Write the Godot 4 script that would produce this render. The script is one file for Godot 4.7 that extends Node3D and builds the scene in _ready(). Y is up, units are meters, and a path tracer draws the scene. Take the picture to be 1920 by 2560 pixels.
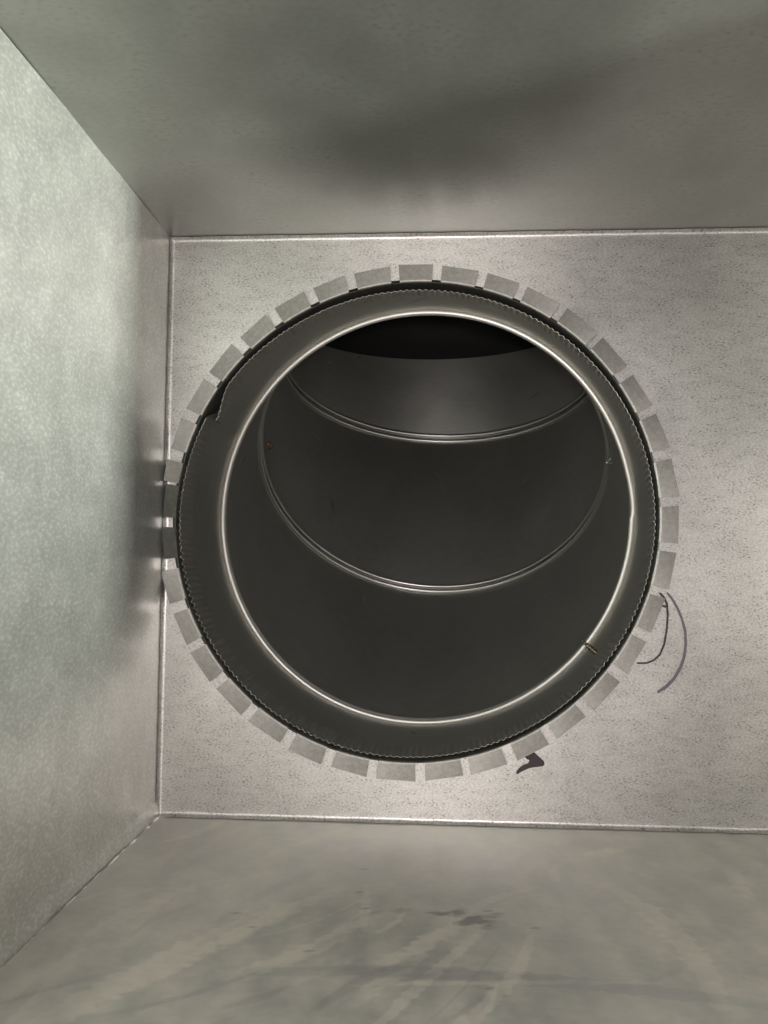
extends Node3D

# Centre of the hole in the duct's end wall; the duct floor lies at y = 0.
const HC := Vector3(0.0, 0.1884, 0.0)
const X_LEFT := -0.1600
const X_RIGHT := 0.30
const Y_TOP := 0.1829
const Y_BOT := -0.1884
const Z_OPEN := 0.74

var rng := RandomNumberGenerator.new()
var M := {}


func _ready() -> void:
	rng.seed = 7
	# ---------------------------------------------------------------- camera
	var cam := Camera3D.new()
	cam.name = "camera"
	cam.fov = 67.297
	cam.near = 0.01
	cam.far = 20.0
	cam.basis = Basis(Vector3.UP, 0.05825) * Basis(Vector3.RIGHT, 0.05717) * Basis(Vector3.BACK, 0.00848)
	cam.position = HC + Vector3(0.00980, -0.02422, 0.48601)
	add_child(cam)
	cam.current = true
	# ---------------------------------------------------------------- surroundings and lamps
	var we := WorldEnvironment.new()
	we.name = "surroundings"
	var env := Environment.new()
	env.background_mode = Environment.BG_COLOR
	env.background_color = Color(0.30, 0.32, 0.30)
	env.background_energy_multiplier = 0.5
	env.tonemap_mode = Environment.TONE_MAPPER_LINEAR
	env.tonemap_exposure = 1.0
	env.sdfgi_enabled = true
	env.ssao_enabled = true
	env.ssil_enabled = true
	we.environment = env
	add_child(we)
	# the small lamp of the phone, just beside its lens
	var fl := OmniLight3D.new()
	fl.name = "phone_lamp"
	fl.light_color = Color(1.0, 0.965, 0.955)
	fl.light_energy = 0.112
	fl.light_size = 0.012
	fl.omni_range = 6.0
	fl.omni_attenuation = 2.0
	fl.shadow_enabled = true
	fl.position = HC + Vector3(0.025, -0.010, 0.49)
	add_child(fl)
	# a work lamp outside the open end of the duct
	var wl := AreaLight3D.new()
	wl.name = "work_lamp"
	wl.area_size = Vector2(0.09, 0.40)
	wl.light_color = Color(0.97, 1.0, 0.96)
	wl.light_energy = 7.4
	wl.area_range = 8.0
	wl.shadow_enabled = true
	wl.look_at_from_position(HC + Vector3(1.30, -0.05, 0.70), HC + Vector3(-0.16, 0.03, 0.30), Vector3.UP)
	add_child(wl)

	materials()
	build_duct()
	build_collar()
	build_elbow()
	build_pipe()


# ==================================================================== helpers
func tag(o: Node, label: String, category: String, kind := "") -> void:
	if label: o.set_meta("label", label)
	if category: o.set_meta("category", category)
	if kind: o.set_meta("kind", kind)


func thing(called: String, label: String, category: String) -> Node3D:
	var o := Node3D.new()
	o.name = called
	o.position = HC
	add_child(o, true)
	tag(o, label, category)
	return o


func part(called: String, st: SurfaceTool, mat: Material, parent: Node) -> MeshInstance3D:
	var m := MeshInstance3D.new()
	m.name = called
	m.mesh = st.commit()
	m.material_override = mat
	parent.add_child(m, true)
	return m


func tool() -> SurfaceTool:
	var st := SurfaceTool.new()
	st.begin(Mesh.PRIMITIVE_TRIANGLES)
	return st


# A sheet of (nu + 1) x (nv + 1) points from f(i, j), smooth; uv from g(i, j, p) when given. base: index of its first vertex
func grid(st: SurfaceTool, base: int, nu: int, nv: int, f: Callable, uvf: Callable, flip := false, wrap := false) -> int:
	var p := PackedVector3Array()
	for j in nv + 1:
		for i in nu + 1:
			p.append(f.call(i, j))
	var w := nu + 1
	for j in nv + 1:
		for i in nu + 1:
			var i0 := maxi(i - 1, 0)
			var i1 := mini(i + 1, nu)
			if wrap and (i == 0 or i == nu):
				i0 = nu - 1
				i1 = 1
			var a := p[j * w + i1] - p[j * w + i0]
			var b := p[mini(j + 1, nv) * w + i] - p[maxi(j - 1, 0) * w + i]
			var n := a.cross(b).normalized()
			st.set_normal(-n if flip else n)
			st.set_uv(uvf.call(i, j, p[j * w + i]))
			st.add_vertex(p[j * w + i])
	for j in nv:
		for i in nu:
			var a0 := base + j * w + i
			var b0 := a0 + 1
			var c0 := a0 + w
			var d0 := c0 + 1
			if flip:
				for k in [a0, b0, c0, b0, d0, c0]: st.add_index(k)
			else:
				for k in [a0, c0, b0, b0, c0, d0]: st.add_index(k)
	return base + w * (nv + 1)


# ==================================================================== materials
func noise(kind: int, freq: float, sd: int, oct := 3) -> FastNoiseLite:
	var n := FastNoiseLite.new()
	n.noise_type = kind
	n.frequency = freq
	n.seed = sd
	n.fractal_octaves = oct
	if oct <= 1: n.fractal_type = FastNoiseLite.FRACTAL_NONE
	return n


# noise picture of w x h texels, drawn out sx times along x
func field(n: FastNoiseLite, w: int, h: int, sx := 1.0, sy := 1.0) -> PackedByteArray:
	var im := n.get_image(int(w / sx), int(h / sy))
	im.convert(Image.FORMAT_L8)
	im.resize(w, h, Image.INTERPOLATE_CUBIC)
	return im.get_data()


func texture(w: int, h: int, data: PackedByteArray, rgb := true) -> ImageTexture:
	return ImageTexture.create_from_image(Image.create_from_data(w, h, false, Image.FORMAT_RGB8 if rgb else Image.FORMAT_L8, data))


# a wiped streak along a bent line: soft across, broken up by the noise
func smear(on: PackedFloat32Array, w: int, h: int, pts: Array, radius: float, amount: float, grain: PackedByteArray) -> void:
	var a: Vector2 = pts[0]
	var b: Vector2 = pts[1]
	var c: Vector2 = pts[2]
	var lo := a.min(b).min(c) - Vector2(radius, radius) * 1.2
	var hi := a.max(b).max(c) + Vector2(radius, radius) * 1.2
	var line := PackedVector2Array()
	for k in 9:
		var t := k / 8.0
		line.append(a * (1 - t) * (1 - t) + b * 2 * t * (1 - t) + c * t * t)
	for y in range(maxi(0, int(lo.y)), mini(h, int(hi.y) + 1)):
		for x in range(maxi(0, int(lo.x)), mini(w, int(hi.x) + 1)):
			var best := 1e9
			var along := 0.0
			var p := Vector2(x, y)
			for k in 8:
				var e := line[k + 1] - line[k]
				var t := clampf((p - line[k]).dot(e) / maxf(e.length_squared(), 1e-6), 0.0, 1.0)
				var d := p.distance_squared_to(line[k] + e * t)
				if d < best:
					best = d
					along = (k + t) / 8.0
			var rr := radius * (0.55 + 0.45 * sin(PI * clampf(along, 0.05, 0.95))) * (0.6 + 0.8 * grain[y * w + x] / 255.0)
			var edge := 1.0 - smoothstep(0.72, 1.0, sqrt(best) / rr)
			if edge > 0.0:
				on[y * w + x] += edge * amount * (0.55 + 0.45 * sin(PI * along))


func metal(color: Color, rough: float, metallic := 1.0) -> StandardMaterial3D:
	var m := StandardMaterial3D.new()
	m.albedo_color = color
	m.roughness = rough
	m.metallic = metallic
	m.cull_mode = BaseMaterial3D.CULL_DISABLED
	return m


func materials() -> void:
	# --- end wall: zinc with fine dark and bright flecks drawn out sideways
	var w := 1600
	var h := 1024
	var fine := field(noise(FastNoiseLite.TYPE_SIMPLEX, 0.34, 3, 2), w, h, 1.7)
	var mid := field(noise(FastNoiseLite.TYPE_SIMPLEX, 0.05, 5, 3), w, h, 2.6)
	var big := field(noise(FastNoiseLite.TYPE_SIMPLEX, 0.006, 9, 4), w, h, 1.3)
	var out := PackedByteArray()
	var ro := PackedByteArray()
	out.resize(w * h * 3)
	ro.resize(w * h)
	for k in w * h:
		var a := fine[k] / 255.0
		var b := mid[k] / 255.0
		var c := big[k] / 255.0
		var v := 0.80 + (c - 0.5) * 0.05 + (b - 0.5) * 0.04 + (a - 0.5) * 0.18
		var fleck := clampf((0.26 - a) * 8.0, 0.0, 1.0) * clampf((0.60 - b) * 5.0, 0.0, 1.0)
		v -= fleck * 0.20
		out[k * 3] = clampi(int(v * 255.0), 0, 255)
		out[k * 3 + 1] = clampi(int((v - 0.008) * 255.0), 0, 255)
		out[k * 3 + 2] = clampi(int((v - 0.012) * 255.0), 0, 255)
		ro[k] = clampi(int((0.45 + (c - 0.5) * 0.05 + (b - 0.5) * 0.03 + (a - 0.5) * 0.06 + fleck * 0.12) * 255.0), 0, 255)
	var em := metal(Color(1, 1, 1), 1.0)
	em.albedo_texture = texture(w, h, out)
	em.roughness_texture = texture(w, h, ro, false)
	em.uv1_scale = Vector3(1.0 / 0.66, 1.0 / 0.422, 1)
	em.heightmap_enabled = true
	em.heightmap_texture = texture(w, h, fine, false)
	em.heightmap_scale = 0.004
	M.end = em

	# --- left wall, top: spangled zinc with small bright freckles
	w = 1024
	h = 1024
	var cell := noise(FastNoiseLite.TYPE_CELLULAR, 0.06, 21, 1)
	cell.cellular_return_type = FastNoiseLite.RETURN_CELL_VALUE
	cell.domain_warp_enabled = true
	cell.domain_warp_amplitude = 8.0
	cell.domain_warp_frequency = 0.04
	var sp := field(cell, w, h)
	fine = field(noise(FastNoiseLite.TYPE_SIMPLEX, 0.15, 23, 3), w, h, 1.7)
	big = field(noise(FastNoiseLite.TYPE_SIMPLEX, 0.008, 29, 4), w, h)
	out.resize(w * h * 3)
	ro.resize(w * h)
	for k in w * h:
		var a := fine[k] / 255.0
		var b := sp[k] / 255.0
		var c := big[k] / 255.0
		var v := 0.785 + (c - 0.5) * 0.06 + (b - 0.5) * 0.035 + (a - 0.5) * 0.08
		var fleck := clampf((a - 0.70) * 8.0, 0.0, 1.0)
		v += fleck * 0.055
		out[k * 3] = clampi(int((v - 0.002) * 255.0), 0, 255)
		out[k * 3 + 1] = clampi(int(v * 255.0), 0, 255)
		out[k * 3 + 2] = clampi(int((v - 0.022) * 255.0), 0, 255)
		ro[k] = clampi(int((0.34 + (c - 0.5) * 0.02 + (b - 0.5) * 0.03 + fleck * 0.03) * 255.0), 0, 255)
	var sm := metal(Color(1, 1, 1), 1.0, 0.76)
	sm.albedo_texture = texture(w, h, out)
	sm.roughness_texture = texture(w, h, ro, false)
	sm.uv1_scale = Vector3(1.0 / 0.40, 1.0 / 0.40, 1)
	M.side = sm
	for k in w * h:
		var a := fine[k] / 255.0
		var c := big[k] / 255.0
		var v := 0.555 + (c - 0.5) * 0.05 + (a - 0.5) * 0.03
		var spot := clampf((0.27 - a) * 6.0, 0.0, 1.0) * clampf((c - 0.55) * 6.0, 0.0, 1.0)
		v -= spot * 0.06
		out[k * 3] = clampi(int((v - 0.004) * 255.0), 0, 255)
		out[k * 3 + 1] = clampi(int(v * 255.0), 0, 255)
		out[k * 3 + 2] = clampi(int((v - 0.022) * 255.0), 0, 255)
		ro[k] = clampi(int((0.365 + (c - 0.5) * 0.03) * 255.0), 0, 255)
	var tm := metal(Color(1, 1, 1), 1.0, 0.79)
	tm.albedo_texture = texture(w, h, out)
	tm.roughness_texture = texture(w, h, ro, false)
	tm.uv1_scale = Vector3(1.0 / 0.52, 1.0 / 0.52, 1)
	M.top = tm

	# --- floor: wiped, smeared and stained zinc, 0.46 m square
	var s1 := field(noise(FastNoiseLite.TYPE_SIMPLEX, 0.016, 41, 5), w, h, 1.0, 1.6)
	var s2 := field(noise(FastNoiseLite.TYPE_SIMPLEX, 0.07, 43, 3), w, h, 1.7)
	var film := PackedFloat32Array()     # pale dried film, or bare grey where it is below nought
	var dark := PackedFloat32Array()
	film.resize(w * h)
	dark.resize(w * h)
	var px := w / 0.46
	var at := func(x: float, z: float) -> Vector2: return Vector2((x + 0.16) * px, z * px)
	for k in 95:
		var p: Vector2 = at.call(rng.randf_range(-0.16, 0.24), rng.randf_range(0.02, 0.30))
		var dir := Vector2.from_angle(rng.randfn(-0.95, 0.35) if p.x < 560 else rng.randfn(-0.3, 0.6))
		var len := rng.randf_range(0.02, 0.09) * px
		var bend := dir.orthogonal() * rng.randf_range(-0.25, 0.25) * len
		smear(film, w, h, [p - dir * len * 0.5, p + bend, p + dir * len * 0.5], rng.randf_range(1.5, 13.0), rng.randf_range(-0.7, 0.8), s2)
	for q in [[[-0.13, 0.225, -0.095, 0.165, -0.055, 0.118], 20.0, 0.8], [[-0.10, 0.19, -0.07, 0.14, -0.03, 0.095], 12.0, 0.7], [[-0.012, 0.215, 0.01, 0.175, 0.034, 0.136], 7.0, 1.0], [[-0.020, 0.098, -0.019, 0.12, -0.018, 0.140], 6.0, 0.7],
			[[0.100, 0.085, 0.128, 0.13, 0.118, 0.185], 16.0, 0.8], [[-0.06, 0.175, 0.04, 0.166, 0.15, 0.186], 12.0, -0.9], [[-0.02, 0.183, 0.05, 0.175, 0.10, 0.172], 4.0, 0.8], [[0.00, 0.118, -0.003, 0.135, -0.012, 0.142], 4.0, 0.9]]:
		var c: Array = q[0]
		smear(film, w, h, [at.call(c[0], c[1]), at.call(c[2], c[3]), at.call(c[4], c[5])], q[1], q[2], s2)
	for k in 34:
		var p: Vector2 = at.call(0.028 + rng.randfn(0.0, 0.0100), 0.125 + rng.randfn(0.0, 0.0045))
		smear(dark, w, h, [p, p + Vector2(6, -2), p + Vector2(14, -4)], rng.randf_range(2.0, 8.0), 0.40, s2)
	for k in 9:
		var p: Vector2 = at.call(rng.randf_range(-0.08, 0.06), rng.randf_range(0.06, 0.19))
		smear(dark, w, h, [p, p + Vector2(5, -1), p + Vector2(10, -2)], rng.randf_range(1.5, 3.0), 0.6, s2)
	for k in w * h:
		var a := s1[k] / 255.0
		var b := s2[k] / 255.0
		var f := clampf(film[k] + (a - 0.5) * 1.6, -1.0, 1.0)
		var v := 0.695 + f * 0.055 + (b - 0.5) * 0.03 - minf(dark[k], 1.0) * 0.16
		out[k * 3] = clampi(int((v + 0.006 + f * 0.007) * 255.0), 0, 255)
		out[k * 3 + 1] = clampi(int(v * 255.0), 0, 255)
		out[k * 3 + 2] = clampi(int((v - 0.030 - f * 0.014 + minf(dark[k], 1.0) * 0.02) * 255.0), 0, 255)
		ro[k] = clampi(int((0.45 + f * 0.06 + (b - 0.5) * 0.05) * 255.0), 0, 255)
	var fm := metal(Color(1, 1, 1), 1.0, 0.58)
	fm.albedo_texture = texture(w, h, out)
	fm.roughness_texture = texture(w, h, ro, false)
	fm.uv1_scale = Vector3(1.0 / 0.46, 1.0 / 0.46, 1)
	M.floor = fm

	# --- collar tabs and pipes
	w = 512
	h = 512
	fine = field(noise(FastNoiseLite.TYPE_SIMPLEX, 0.16, 61, 3), w, h, 1.0, 1.8)
	mid = field(noise(FastNoiseLite.TYPE_SIMPLEX, 0.03, 63, 3), w, h)
	out.resize(w * h * 3)
	for k in w * h:
		var v := 0.74 + (fine[k] / 255.0 - 0.5) * 0.12 + (mid[k] / 255.0 - 0.5) * 0.08
		out[k * 3] = clampi(int((v - 0.01) * 255.0), 0, 255)
		out[k * 3 + 1] = clampi(int((v - 0.006) * 255.0), 0, 255)
		out[k * 3 + 2] = clampi(int((v - 0.016) * 255.0), 0, 255)
	var pt := texture(w, h, out)
	var tabm := metal(Color(0.735, 0.725, 0.715), 0.48)
	tabm.albedo_texture = pt
	tabm.uv1_scale = Vector3(1.0 / 0.08, 1.0 / 0.08, 1)
	M.tab = tabm
	w = 1024
	h = 512
	var g := field(noise(FastNoiseLite.TYPE_SIMPLEX, 0.10, 71, 3), w, h, 2.0)
	var scuff := PackedFloat32Array()
	scuff.resize(w * h)
	for k in 60:
		var p := Vector2(rng.randf_range(0, w), rng.randf_range(0, h))
		var d := Vector2.from_angle(rng.randf_range(0, TAU)) * rng.randf_range(3.0, 14.0)
		smear(scuff, w, h, [p - d, p + d.orthogonal() * 0.2, p + d], rng.randf_range(1.2, 3.0), rng.randf_range(-0.8, 0.9), g)
	big = field(noise(FastNoiseLite.TYPE_SIMPLEX, 0.012, 73, 3), w, h)
	out.resize(w * h * 3)
	ro.resize(w * h)
	for k in w * h:
		var v := 0.66 + (g[k] / 255.0 - 0.5) * 0.03 + (big[k] / 255.0 - 0.5) * 0.03 + scuff[k] * 0.12
		out[k * 3] = clampi(int((v + 0.002) * 255.0), 0, 255)
		out[k * 3 + 1] = clampi(int(v * 255.0), 0, 255)
		out[k * 3 + 2] = clampi(int((v - 0.015) * 255.0), 0, 255)
		ro[k] = clampi(int((0.40 + (big[k] / 255.0 - 0.5) * 0.03 + absf(scuff[k]) * 0.10) * 255.0), 0, 255)
	pt = texture(w, h, out)
	var pipe := metal(Color(1, 1, 1), 0.42, 0.85)
	pipe.albedo_texture = pt
	pipe.roughness = 1.0
	pipe.roughness_texture = texture(w, h, ro, false)
	M.pipe = pipe
	var band: StandardMaterial3D = pipe.duplicate()
	band.albedo_color = Color(0.97, 0.965, 0.945)
	M.band = band
	M.bead = metal(Color(0.80, 0.80, 0.79), 0.33, 1.0)
	M.dull_bead = metal(Color(0.84, 0.83, 0.82), 0.44, 0.8)
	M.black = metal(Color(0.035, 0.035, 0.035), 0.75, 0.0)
	M.ink = metal(Color(0.21, 0.16, 0.19), 0.6, 0.0)
	M.faded_ink = metal(Color(0.40, 0.355, 0.40), 0.55, 0.1)
	M.screw = metal(Color(0.46, 0.43, 0.38), 0.4)
	M.rust = metal(Color(0.48, 0.39, 0.31), 0.5, 0.8)


# ==================================================================== the duct
func build_duct() -> void:
	var duct := thing("metal_duct", "open rectangular galvanized sheet metal duct seen from inside, around the round opening", "duct")
	build_end_panel(duct)
	var wob := noise(FastNoiseLite.TYPE_SIMPLEX, 5.0, 77, 2)
	# left wall; its lowest strip is creased outwards over the floor's edge
	var st := tool()
	var ys := [Y_BOT - 0.0004, Y_BOT + 0.003, Y_BOT + 0.0085, Y_BOT + 0.0105, Y_BOT + 0.013]
	for k in 25: ys.append(lerpf(Y_BOT + 0.022, Y_TOP, k / 24.0))
	var nz := 50
	var left := func(i: int, j: int) -> Vector3:
		var z := lerpf(-0.0005, Z_OPEN, i / float(nz))
		var y: float = ys[j]
		var low := clampf((Y_BOT + 0.0105 - y) / 0.0105, 0.0, 1.0)
		return Vector3(X_LEFT + 0.0020 * low + wob.get_noise_2d(z, y) * 0.0006 * smoothstep(0.0, 0.06, z), y, z)
	grid(st, 0, nz, ys.size() - 1, left, func(_i: int, _j: int, p: Vector3): return Vector2(p.z, p.y))
	var o := part("side_panel", st, M.side, duct)
	o.set_meta("label", "bright left side panel of the duct with mottled zinc")
	# ceiling
	st = tool()
	grid(st, 0, 48, 48, func(i: int, j: int):
		var px := lerpf(X_LEFT - 0.0005, X_RIGHT, i / 48.0)
		var pz := lerpf(-0.0005, Z_OPEN, j / 48.0)
		return Vector3(px, Y_TOP + wob.get_noise_2d(px + 7.0, pz) * 0.0009 * smoothstep(0.0, 0.08, pz), pz),
		func(_i: int, _j: int, p: Vector3): return Vector2(p.x, p.z))
	part("top_panel", st, M.top, duct)
	# floor, its left edge lifted a little and uneven
	st = tool()
	grid(st, 0, 60, 60, func(i: int, j: int):
		var t: float = i / 60.0
		var px := lerpf(X_LEFT + 0.0027, X_RIGHT, t * t * 0.5 + t * 0.5)
		var pz := lerpf(-0.0005, Z_OPEN, j / 60.0)
		var lift := 0.0020 * exp(-(px - X_LEFT) / 0.0025) * (0.6 + wob.get_noise_2d(pz * 12.0, 3.0))
		return Vector3(px, Y_BOT + lift + wob.get_noise_2d(px - 5.0, pz) * 0.0010 * smoothstep(0.0, 0.08, pz), pz),
		func(_i: int, _j: int, p: Vector3): return Vector2(p.x + 0.16, p.z), true)
	o = part("bottom_panel", st, M.floor, duct)
	o.set_meta("label", "dull smeared and stained bottom panel of the duct")
	# the ragged folded edge in the seam along the left
	st = tool()
	grid(st, 0, 160, 8, func(i: int, j: int):
		var pz := 0.001 + i / 160.0 * 0.45
		var a := TAU * j / 8.0
		var rr := maxf(0.0, 0.00035 + 0.0011 * wob.get_noise_2d(pz * 14.0, 9.0)) * (1.0 - smoothstep(0.10, 0.20, pz) * 0.6)
		return Vector3(X_LEFT + 0.0026 + cos(a) * rr, Y_BOT + 0.0003 + sin(a) * rr + 0.0004 * wob.get_noise_2d(pz * 9.0, 2.0), pz), func(i: int, j: int, p: Vector3): return Vector2(p.z, j * 0.1))
	part("seam_edge", st, M.dull_bead, o)
	# right wall, outside the picture, with the wide access opening through which the work lamp shines
	st = tool()
	var zs := [-0.0005, 0.135, 0.270, 0.505, Z_OPEN]
	var rows := [Y_BOT, -0.050, Y_TOP]
	var idx := 0
	for cell in [[0, 0], [1, 0], [2, 0], [3, 0], [0, 1], [1, 1]]:
		idx = grid(st, idx, 1, 1, func(i: int, j: int): return Vector3(X_RIGHT, rows[cell[1] + j], zs[cell[0] + i]), func(_i: int, _j: int, p: Vector3): return Vector2(p.z, p.y), true)
	part("side_panel", st, M.side, duct)


func hole_radius(t: float) -> float:
	return collar_radius(t) + 0.0012 + 0.0008 * cos(t - deg_to_rad(135.0))


# the sheet is a little buckled to the right of the hole
func bulge(p: Vector2) -> float:
	var rim := minf(minf(p.y - Y_BOT, Y_TOP - p.y), X_RIGHT - p.x)
	var far := maxf(0.0, p.length() - 0.166)
	return 0.0008 * exp(-((p.x - 0.215) ** 2 / 0.0078 + (p.y + 0.03) ** 2 / 0.0125)) * smoothstep(0.002, 0.06, rim) * smoothstep(0.0, 0.06, far)


func build_end_panel(duct: Node3D) -> void:
	var inset := 0.0004
	var fr := 0.0022
	var lo := Vector2(X_LEFT + inset, Y_BOT + inset)
	var hi := Vector2(X_RIGHT - inset, Y_TOP - inset)
	var angles := []
	for k in 360: angles.append(deg_to_rad(float(k)))
	for c in [Vector2(lo.x, lo.y), Vector2(hi.x, lo.y), Vector2(lo.x, hi.y), Vector2(hi.x, hi.y)]:
		angles.append(fposmod(c.angle(), TAU))
	for k in 60:   # the long flat stretch on the right
		angles.append(fposmod(Vector2(hi.x, lerpf(lo.y, hi.y, (k + 0.5) / 60.0)).angle(), TAU))
	for k in 80:
		for y in [lo.y, hi.y]:
			angles.append(fposmod(Vector2(lerpf(0.0, hi.x, (k + 0.5) / 80.0), y).angle(), TAU))
	angles.sort()
	var n := angles.size()
	var wob := noise(FastNoiseLite.TYPE_SIMPLEX, 60.0, 5, 3)
	# where a ray from the hole meets the rectangle
	var edge := func(t: float) -> Vector2:
		var d := Vector2(cos(t), sin(t))
		var sx := absf(hi.x if d.x > 0 else lo.x) / maxf(absf(d.x), 1e-9)
		var sy := absf(hi.y if d.y > 0 else lo.y) / maxf(absf(d.y), 1e-9)
		return d * minf(sx, sy)
	var flat_rows := 30
	var rows := flat_rows + 8
	var st := tool()
	var face := func(i: int, j: int) -> Vector3:
		var t: float = angles[i % n]
		var q: Vector2 = edge.call(t)
		var rim := q.clamp(lo + Vector2(fr, fr), hi - Vector2(fr, fr))
		var deep := fr * (1.0 + 0.3 * wob.get_noise_2d(q.x, q.y))
		if j <= flat_rows:
			var s: float = j / float(flat_rows)
			var p := (Vector2(cos(t), sin(t)) * hole_radius(t)).lerp(rim, s)
			return Vector3(p.x, p.y, bulge(p))
		if j == rows: return Vector3(q.x, q.y, deep + 0.0016)
		var a := (j - flat_rows) / 7.0 * PI * 0.5
		var r := rim + (q - rim) * sin(a)
		return Vector3(r.x, r.y, deep - deep * cos(a))
	var uvf := func(_i: int, _j: int, p: Vector3): return Vector2(p.x + 0.17, p.y + 0.2)
	var base := grid(st, 0, n, rows, face, uvf, true, true)
	# cut edge of the hole and the outer face
	base = grid(st, base, n, 1, func(i: int, j: int):
		var t: float = angles[i % n]
		var r := hole_radius(t)
		return Vector3(cos(t) * r, sin(t) * r, -0.0009 * (1 - j)), uvf, true, true)
	grid(st, base, n, 1, func(i: int, j: int):
		var t: float = angles[i % n]
		var p: Vector2 = Vector2(cos(t), sin(t)) * hole_radius(t) if j == 0 else edge.call(t)
		return Vector3(p.x, p.y, -0.0009), uvf, false, true)
	var panel := part("end_panel", st, M.end, duct)
	panel.set_meta("label", "end panel of the duct with fine dark flecks and the round hole")
	# pen marks on it
	var outer := [[156.4, -44.9], [159.8, -49.1], [162.8, -54.4], [165.4, -60.8], [167.4, -68.7], [167.6, -76.6], [166.6, -84.0], [164.5, -90.4], [160.2, -97.8], [155.4, -102.7], [149.9, -106.4]]
	var inner := [[151.9, -45.2], [154.8, -48.1], [156.6, -52.4], [157.0, -58.7], [156.4, -67.2], [154.7, -76.8], [152.0, -83.2], [148.3, -86.7], [144.1, -88.5], [137.8, -88.7]]
	var mk := stroke(outer, 0.0018, 0.35, panel, M.faded_ink)
	mk.set_meta("label", "longer faded purple pen arc")
	mk = stroke(inner, 0.0014, 0.9, panel, M.ink)
	mk.set_meta("label", "shorter dark purple pen arc beside the tabs")
	mk = stroke([[153.4, -53.2], [156.2, -54.0]], 0.0015, 0.3, panel, M.ink)
	var blot := [[69.6, -147.1], [74.9, -143.7], [75.5, -143.2], [75.8, -145.5], [78.7, -147.1], [81.3, -149.4], [81.6, -151.4], [80.5, -152.3], [76.9, -152.7], [72.8, -153.5], [68.7, -155.1], [66.6, -156.4], [65.6, -157.5], [64.4, -157.3], [64.3, -156.3], [65.7, -154.0], [68.7, -151.7], [71.6, -150.8], [73.1, -150.3], [73.0, -149.0], [70.8, -148.3]]
	var poly := PackedVector2Array()
	for q in blot: poly.append(Vector2(q[0], q[1]) * 0.001)
	st = tool()
	var tri := Geometry2D.triangulate_polygon(poly)
	for q in tri.size():
		var k := tri[q - q % 3 + [0, 2, 1][q % 3]]
		st.set_normal(Vector3.BACK)
		st.add_vertex(Vector3(poly[k].x, poly[k].y, bulge(poly[k]) + 0.0004))
	mk = part("pen_mark", st, M.ink, panel)
	mk.set_meta("label", "thick black hooked pen mark under the collar")


func stroke(pts: Array, width: float, thin: float, parent: Node, mat: Material) -> MeshInstance3D:
	var cv := Curve2D.new()
	for k in pts.size():
		var a := Vector2(pts[maxi(k - 1, 0)][0], pts[maxi(k - 1, 0)][1])
		var b := Vector2(pts[mini(k + 1, pts.size() - 1)][0], pts[mini(k + 1, pts.size() - 1)][1])
		var t := (b - a) * 0.001 / 6.0
		cv.add_point(Vector2(pts[k][0], pts[k][1]) * 0.001, -t, t)
	var n := 60
	var len := cv.get_baked_length()
	var st := tool()
	var wob := noise(FastNoiseLite.TYPE_SIMPLEX, 0.13, 3 + pts.size(), 2)
	grid(st, 0, n, 4, func(i: int, j: int):
		var s: float = i / float(n)
		var p := cv.sample_baked(s * len)
		var q := cv.sample_baked(minf(s * len + 0.0004, len)) - cv.sample_baked(maxf(s * len - 0.0004, 0.0))
		var nn := q.orthogonal().normalized()
		var end := minf(1.0, sqrt(minf(s, 1.0 - s) * len / (width * 0.5)) + 0.15)
		var ww := width * 0.5 * end * (lerpf(1.0, 0.8, s) if thin > 0.5 else lerpf(0.75, 1.1, s)) * (1.0 + 0.12 * wob.get_noise_1d(i))
		var pp := p + nn * ww * (j / 2.0 - 1.0)
		return Vector3(pp.x, pp.y, bulge(pp) + 0.0003 + 0.00008 * (1.0 - absf(j / 2.0 - 1.0))),
		func(i: int, j: int, _p: Vector3): return Vector2(i, j))
	return part("pen_mark", st, mat, parent)


# ==================================================================== the collar
func collar_radius(t: float) -> float:
	return 0.1524 + 0.00135 * cos(2.0 * (t - deg_to_rad(33.0)))


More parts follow.
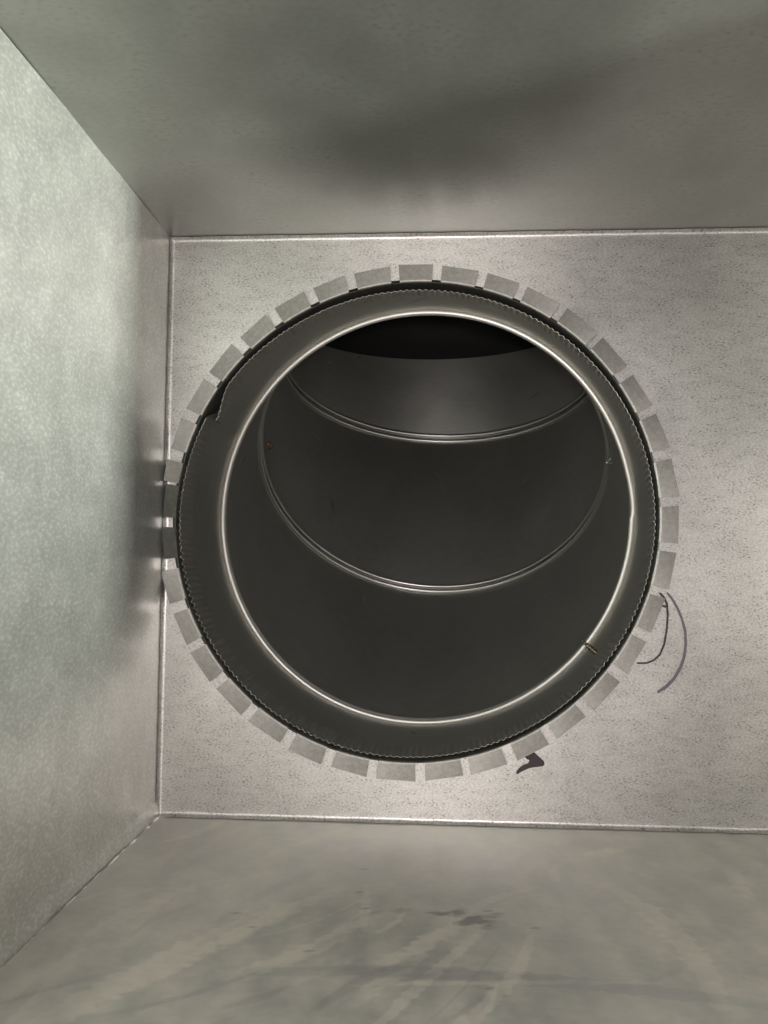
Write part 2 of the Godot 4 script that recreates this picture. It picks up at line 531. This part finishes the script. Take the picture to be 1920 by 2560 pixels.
func build_collar() -> void:
	var collar := thing("takeoff_collar", "round metal collar whose bent square tabs grip the rim of the hole", "collar")
	var th := 0.0006
	# the sleeve that goes through the hole
	var st := tool()
	var n := 180
	var prof := [[0.0004, -0.0008], [0.0000, -0.0011], [0.0000, -0.02], [0.0000, -0.055], [0.0006, -0.055], [0.0006, -0.02], [0.0006, -0.0010], [0.0004, -0.0008]]
	grid(st, 0, n, prof.size() - 1, func(i: int, j: int):
		var t := TAU * (i % n) / n
		var r: float = collar_radius(t) + prof[j][0]
		return Vector3(cos(t) * r, sin(t) * r, prof[j][1]), func(i: int, _j: int, p: Vector3): return Vector2(i / float(n) * 0.96, p.z), false, true)
	part("sleeve", st, M.tab, collar)
	# tabs: [angle where it starts, where it ends, degrees it stays short of lying flat]
	var tabs := [[93.6, 85.9], [83.7, 75.5], [73.4, 66.0], [64.0, 56.0], [54.0, 45.5], [43.9, 35.9], [33.4, 25.6], [23.5, 15.8], [13.2, 5.0], [2.8, -5.2], [-7.3, -15.3],
		[-17.5, -25.5], [-27.8, -35.8], [-38.2, -46.5], [-48.8, -56.6], [-58.8, -66.4], [-68.8, -76.9], [-78.7, -86.9], [-89.2, -97.7], [-99.9, -107.8], [-110.2, -117.9],
		[-120.3, -128.6], [-130.8, -138.6], [-140.8, -148.3], [-150.3, -157.7], [-160.2, -167.6], [-170.1, -177.4], [-179.7, -187.4], [171.9, 167.0], [164.3, 157.0], [154.5, 146.7],
		[144.7, 136.6], [134.0, 126.3], [123.8, 116.2], [113.8, 106.2], [103.9, 95.7]]
	for k in tabs.size():
		var a0 := deg_to_rad(tabs[k][0])
		var a1 := deg_to_rad(tabs[k][1])
		var mid := (a0 + a1) * 0.5
		var lift := deg_to_rad(rng.randf_range(1.0, 4.0))
		var reach := 0.0107 + rng.randf_range(-0.0004, 0.0006)
		var twist := rng.randf_range(0.0005, 0.0013)
		var skew := rng.randf_range(-0.0004, 0.0004)
		# the tabs beside the left wall have no room to lie flat
		var room := X_LEFT + 0.0012
		var over := -room / maxf(-cos(mid), 0.01)
		if over < collar_radius(mid) + reach:
			var flat := (over - collar_radius(mid) - 0.0014) / (reach - 0.0014)
			lift = acos(clampf(flat, 0.2, 1.0))
		var br := 0.0011
		var path := []     # (out from the sleeve, z) along the tab's inner-facing side
		path.append(Vector2(0.0, -0.0035))
		path.append(Vector2(0.0, -0.0006))
		var turn := PI * 0.5 - lift
		for s in 7:
			var a: float = turn * s / 6.0
			path.append(Vector2(br - br * cos(a), br * sin(a)))
		var last: Vector2 = path[-1]
		var dir := Vector2(sin(turn), cos(turn))
		for s in [0.25, 0.5, 0.75, 1.0]:
			path.append(last + dir * (reach - 0.0012) * s)
		if k == 28:
			for s in path.size(): path[s] += Vector2(0.0, 0.0007) * minf(1.0, s / 3.0)
		st = tool()
		var m := 6
		var np := path.size() - 1
		var surf := func(i: int, j: int, side: float) -> Vector3:
			var t := lerpf(a0, a1, i / float(m))
			var q: Vector2 = path[j]
			var q0: Vector2 = path[maxi(j - 1, 0)]
			var q1: Vector2 = path[mini(j + 1, np)]
			var nn := (q1 - q0).orthogonal().normalized()
			q += nn * side
			q.y += twist * maxf(0.0, q.x - 0.0011) / reach * (i / float(m))
			var share := clampf(q.x / reach, 0.0, 1.0)
			# the outer edge is cut straight
			var r := collar_radius(t) + q.x
			var straight := (collar_radius(mid) + q.x) / cos(t - mid) * cos((a0 - a1) * 0.25)
			r = lerpf(r, straight, share) + skew * share * (i / 3.0 - 1.0)
			var tt := t + (mid - t) * -0.015 * share
			return Vector3(cos(tt) * r, sin(tt) * r, q.y)
		var uvt := func(i: int, j: int, p: Vector3): return Vector2(k * 0.031 + i / 6.0 * 0.02, (path[j] as Vector2).x)
		var base := grid(st, 0, m, np, func(i: int, j: int): return surf.call(i, j, 0.0), uvt, false)
		base = grid(st, base, m, np, func(i: int, j: int): return surf.call(i, j, -th), uvt, true)
		base = grid(st, base, m, 1, func(i: int, j: int): return surf.call(i, np, -th * j), uvt, false)
		base = grid(st, base, 1, np, func(i: int, j: int): return surf.call(0, j, -th * (1 - i)), func(_i: int, _j: int, p: Vector3): return Vector2(p.x, p.y), false)
		grid(st, base, 1, np, func(i: int, j: int): return surf.call(m, j, -th * i), func(_i: int, _j: int, p: Vector3): return Vector2(p.x, p.y), false)
		part("tab", st, M.tab, collar)


# ==================================================================== the elbow
const RING_C := [Vector3(0.0, 0.0, -0.0040), Vector3(0.0030, -0.0021, -0.0752), Vector3(0.0101, 0.0530, -0.1808), Vector3(0.0190, 0.1511, -0.2407), Vector3(0.0185, 0.2046, -0.2415)]
const RING_N := [Vector3(0, 0, -1), Vector3(0.0816, 0.2079, -0.9747), Vector3(0.0731, 0.6809, -0.7287), Vector3(0.0351, 0.9603, -0.2767), Vector3(-0.0097, 0.9999, -0.0138)]


func ring_point(k: int, t: float, dr: float, dn: float) -> Vector3:
	var n: Vector3 = RING_N[k].normalized()
	var u := (Vector3.RIGHT - n * n.x).normalized()
	var v := u.cross(n)
	var r := 0.1495
	if k == 0:
		r = minf(0.15078 - 0.00067 * cos(t) - 0.00096 * sin(t) + 0.00143 * cos(2 * t) + 0.00141 * sin(2 * t), collar_radius(t) - 0.0012) - 0.0006
	elif k == 1:
		r = 0.14953 + 0.00041 * cos(t) + 0.00051 * sin(t) - 0.00105 * cos(2 * t) + 0.00231 * sin(2 * t)
	elif k == 4:
		r = 0.1490
	return RING_C[k] + (u * cos(t) - v * -sin(t)) * (r + dr) + n * dn


func build_elbow() -> void:
	var elbow := thing("pipe_elbow", "dark round sheet metal elbow of four swivel sections behind the collar, turning upwards", "pipe elbow")
	# first section: a rolled sheet with a crimped end that overlaps itself at the left
	var a_in := deg_to_rad(154.0)      # free end of the inner layer
	var span := TAU + deg_to_rad(16.0)
	var n := 2400
	var rows := [-0.001, 0.0, 0.015, 0.04, 0.08, 0.12, 0.17, 0.22, 0.30, 0.45, 0.6, 0.75, 0.9, 1.0]
	var waves := 228.0
	var amp := noise(FastNoiseLite.TYPE_SIMPLEX, 1.1, 91, 2)
	var st := tool()
	grid(st, 0, n, rows.size() - 1, func(i: int, j: int):
		var turned: float = span * i / n
		var t := a_in - turned
		var s: float = rows[j]
		var fade := 1.0 - smoothstep(0.15, 0.30, s)
		s = maxf(s, 0.0)
		s = lerpf(0.2 * smoothstep(TAU - 0.01, TAU + 0.05, turned), 1.0, s)   # the outer end is cut back under the lap
		var lap := -0.0060 * (1.0 - smoothstep(0.0, deg_to_rad(10.5), turned)) * (1.0 - smoothstep(0.1, 0.32, s)) - 0.0007 * (1.0 - smoothstep(0.0, deg_to_rad(20.0), turned))
		var lip := 0.0003 if j == 0 else 0.0
		var crimp := (1.0 - smoothstep(TAU - 0.10, TAU + 0.02, turned)) * (0.00042 + 0.00030 * exp(-pow((fposmod(t, TAU) - 3.5) / 0.6, 2.0))) * fade * (1.0 + 0.45 * amp.get_noise_1d(t)) * sin(waves * t + 0.6 * amp.get_noise_1d(t * 3.0 + 40.0))
		var p := ring_point(0, t, 0.0, 0.0)
		var q := ring_point(1, t, 0.0010, -0.0032)
		var m := p.lerp(q, s)
		var out := (p - RING_C[0]).normalized()
		return m + out * (lap + crimp + lip),
		func(i: int, j: int, p: Vector3): return Vector2(i / float(n), j / 13.0 * 0.3), true)
	var first := part("crimped_section", st, M.band, elbow)
	first.set_meta("label", "first section with crimped edge and lapped seam")
	# the turned sections
	for k in [1, 2, 3]:
		st = tool()
		grid(st, 0, 160, 14, func(i: int, j: int):
			var t := TAU * (i % 160) / 160.0
			var p := ring_point(k, t, 0.0010, 0.0030)
			var q := ring_point(k + 1, t, 0.0010, -0.0030 if k < 3 else 0.0)
			return p.lerp(q, j / 14.0), func(i: int, j: int, p: Vector3): return Vector2(i / 160.0, j / 14.0 * 0.33 + k * 0.31), false, true)
		part("section", st, M.pipe, elbow)
	# the rolled beads that let the sections swivel: two at each joint, with the dark groove between
	for k in [1, 2, 3]:
		for side in [-1.0, 1.0]:
			st = tool()
			var thick := 0.0022 if k == 1 and side < 0 else 0.0020
			grid(st, 0, 220, 10, func(i: int, j: int):
				var t := TAU * (i % 220) / 220.0
				var a := TAU * j / 10.0
				var step := 0.0
				if k == 1 and side > 0: step = 0.0014
				if k == 1 and side < 0:    # end of the rolled edge, at the right
					step = 0.0010 * smoothstep(0.0, 0.012, t - 0.06) * (1.0 - smoothstep(0.06, 0.34, t))
				return ring_point(k, t, -0.0002 + step + cos(a) * thick * 0.9, side * 0.0033 + sin(a) * thick), func(i: int, j: int, p: Vector3): return Vector2(i / 220.0, j / 10.0), true, true)
			part("rolled_bead", st, M.dull_bead if k == 1 else M.bead, elbow)
		st = tool()
		grid(st, 0, 160, 3, func(i: int, j: int):
			var t := TAU * (i % 160) / 160.0
			return ring_point(k, t, [0.0012, 0.0040, 0.0040, 0.0012][j], [-0.0042, -0.0030, 0.0030, 0.0042][j]), func(i: int, j: int, p: Vector3): return Vector2(i / 160.0, j), false, true)
		part("groove", st, M.pipe, elbow)
	for k in [2, 3]:
		st = tool()
		grid(st, 0, 160, 6, func(i: int, j: int):
			var t := TAU * (i % 160) / 160.0
			var a := TAU * j / 6.0
			return ring_point(k, t, 0.0006 + cos(a) * 0.0006, -0.0062 + sin(a) * 0.0006), func(i: int, j: int, p: Vector3): return Vector2(i / 160.0, j), true, true)
		part("hem_edge", st, M.bead, elbow)
	# the screw that pokes through at the lower right, and smaller tips
	screw(elbow, Vector3(0.1245, -0.0897, -0.040), Vector3(0.1133, -0.0795, -0.050), 0.0021, M.screw, "screw tip poking through the pipe wall at the lower right")
	screw(elbow, Vector3(-0.1290, 0.0697, -0.0740), Vector3(-0.1228, 0.0664, -0.0690), 0.0021, M.rust, "small rusty screw tip by the first joint at the left")
	screw(elbow, Vector3(-0.1373, 0.0758, -0.2089), Vector3(-0.1323, 0.0754, -0.2080), 0.0021, M.rust, "small screw tip by the second joint at the left")
	screw(elbow, Vector3(0.1574, 0.0539, -0.1502), Vector3(0.1532, 0.0536, -0.1508), 0.0018, M.bead, "small bright screw tip between the joints at the right")


func screw(parent: Node3D, from: Vector3, to: Vector3, r: float, mat: Material, label: String) -> void:
	var ax := to - from
	var len := ax.length()
	ax = ax.normalized()
	var u := ax.cross(Vector3.UP).normalized()
	var v := ax.cross(u)
	var st := tool()
	var nt := maxi(3, int(len / 0.0021))
	grid(st, 0, 16, nt * 8, func(i: int, j: int):
		var a := TAU * (i % 16) / 16.0
		var s: float = j / float(nt * 8)
		var body := r * minf(1.0, (1.0 - s) * 2.6) * (0.62 if s < 0.999 else 0.0)
		var ph := fposmod(s * nt - a / TAU, 1.0)
		var thread := r * 0.38 * maxf(0.0, 1.0 - absf(ph - 0.5) * 5.0) * minf(1.0, (1.0 - s) * 4.0)
		return from + ax * s * len + (u * cos(a) + v * sin(a)) * (body + thread), func(i: int, j: int, p: Vector3): return Vector2(i, j), false, true)
	var s := part("screw_tip", st, mat, parent)
	s.set_meta("label", label)
	# torn metal round its base
	st = tool()
	grid(st, 0, 24, 3, func(i: int, j: int):
		var a := TAU * (i % 24) / 24.0
		var rr: float = r * [1.9, 1.5, 1.1, 0.8][j] * (1.0 + 0.3 * sin(a * 3.0) + 0.2 * sin(a * 7.0 + 1.0))
		return from + ax * [-0.0010, 0.0003, 0.0012, 0.0006][j] * (1.0 + 0.5 * sin(a * 5.0)) + (u * cos(a) + v * sin(a)) * rr, func(i: int, j: int, p: Vector3): return Vector2(i, j), false, true)
	part("burr", st, mat, s)


# ==================================================================== what follows the elbow
func build_pipe() -> void:
	var o := thing("flexible_duct", "black throat of the duct run rising beyond the last elbow section", "flexible duct")
	var st := tool()
	grid(st, 0, 120, 40, func(i: int, j: int):
		var t := TAU * (i % 120) / 120.0
		var s: float = j / 40.0
		var p := ring_point(4, t, 0.0016 + 0.003 * (0.5 - 0.5 * cos(s * TAU * 10.0)), s * 0.5)
		return p, func(i: int, j: int, p: Vector3): return Vector2(i, j), false, true)
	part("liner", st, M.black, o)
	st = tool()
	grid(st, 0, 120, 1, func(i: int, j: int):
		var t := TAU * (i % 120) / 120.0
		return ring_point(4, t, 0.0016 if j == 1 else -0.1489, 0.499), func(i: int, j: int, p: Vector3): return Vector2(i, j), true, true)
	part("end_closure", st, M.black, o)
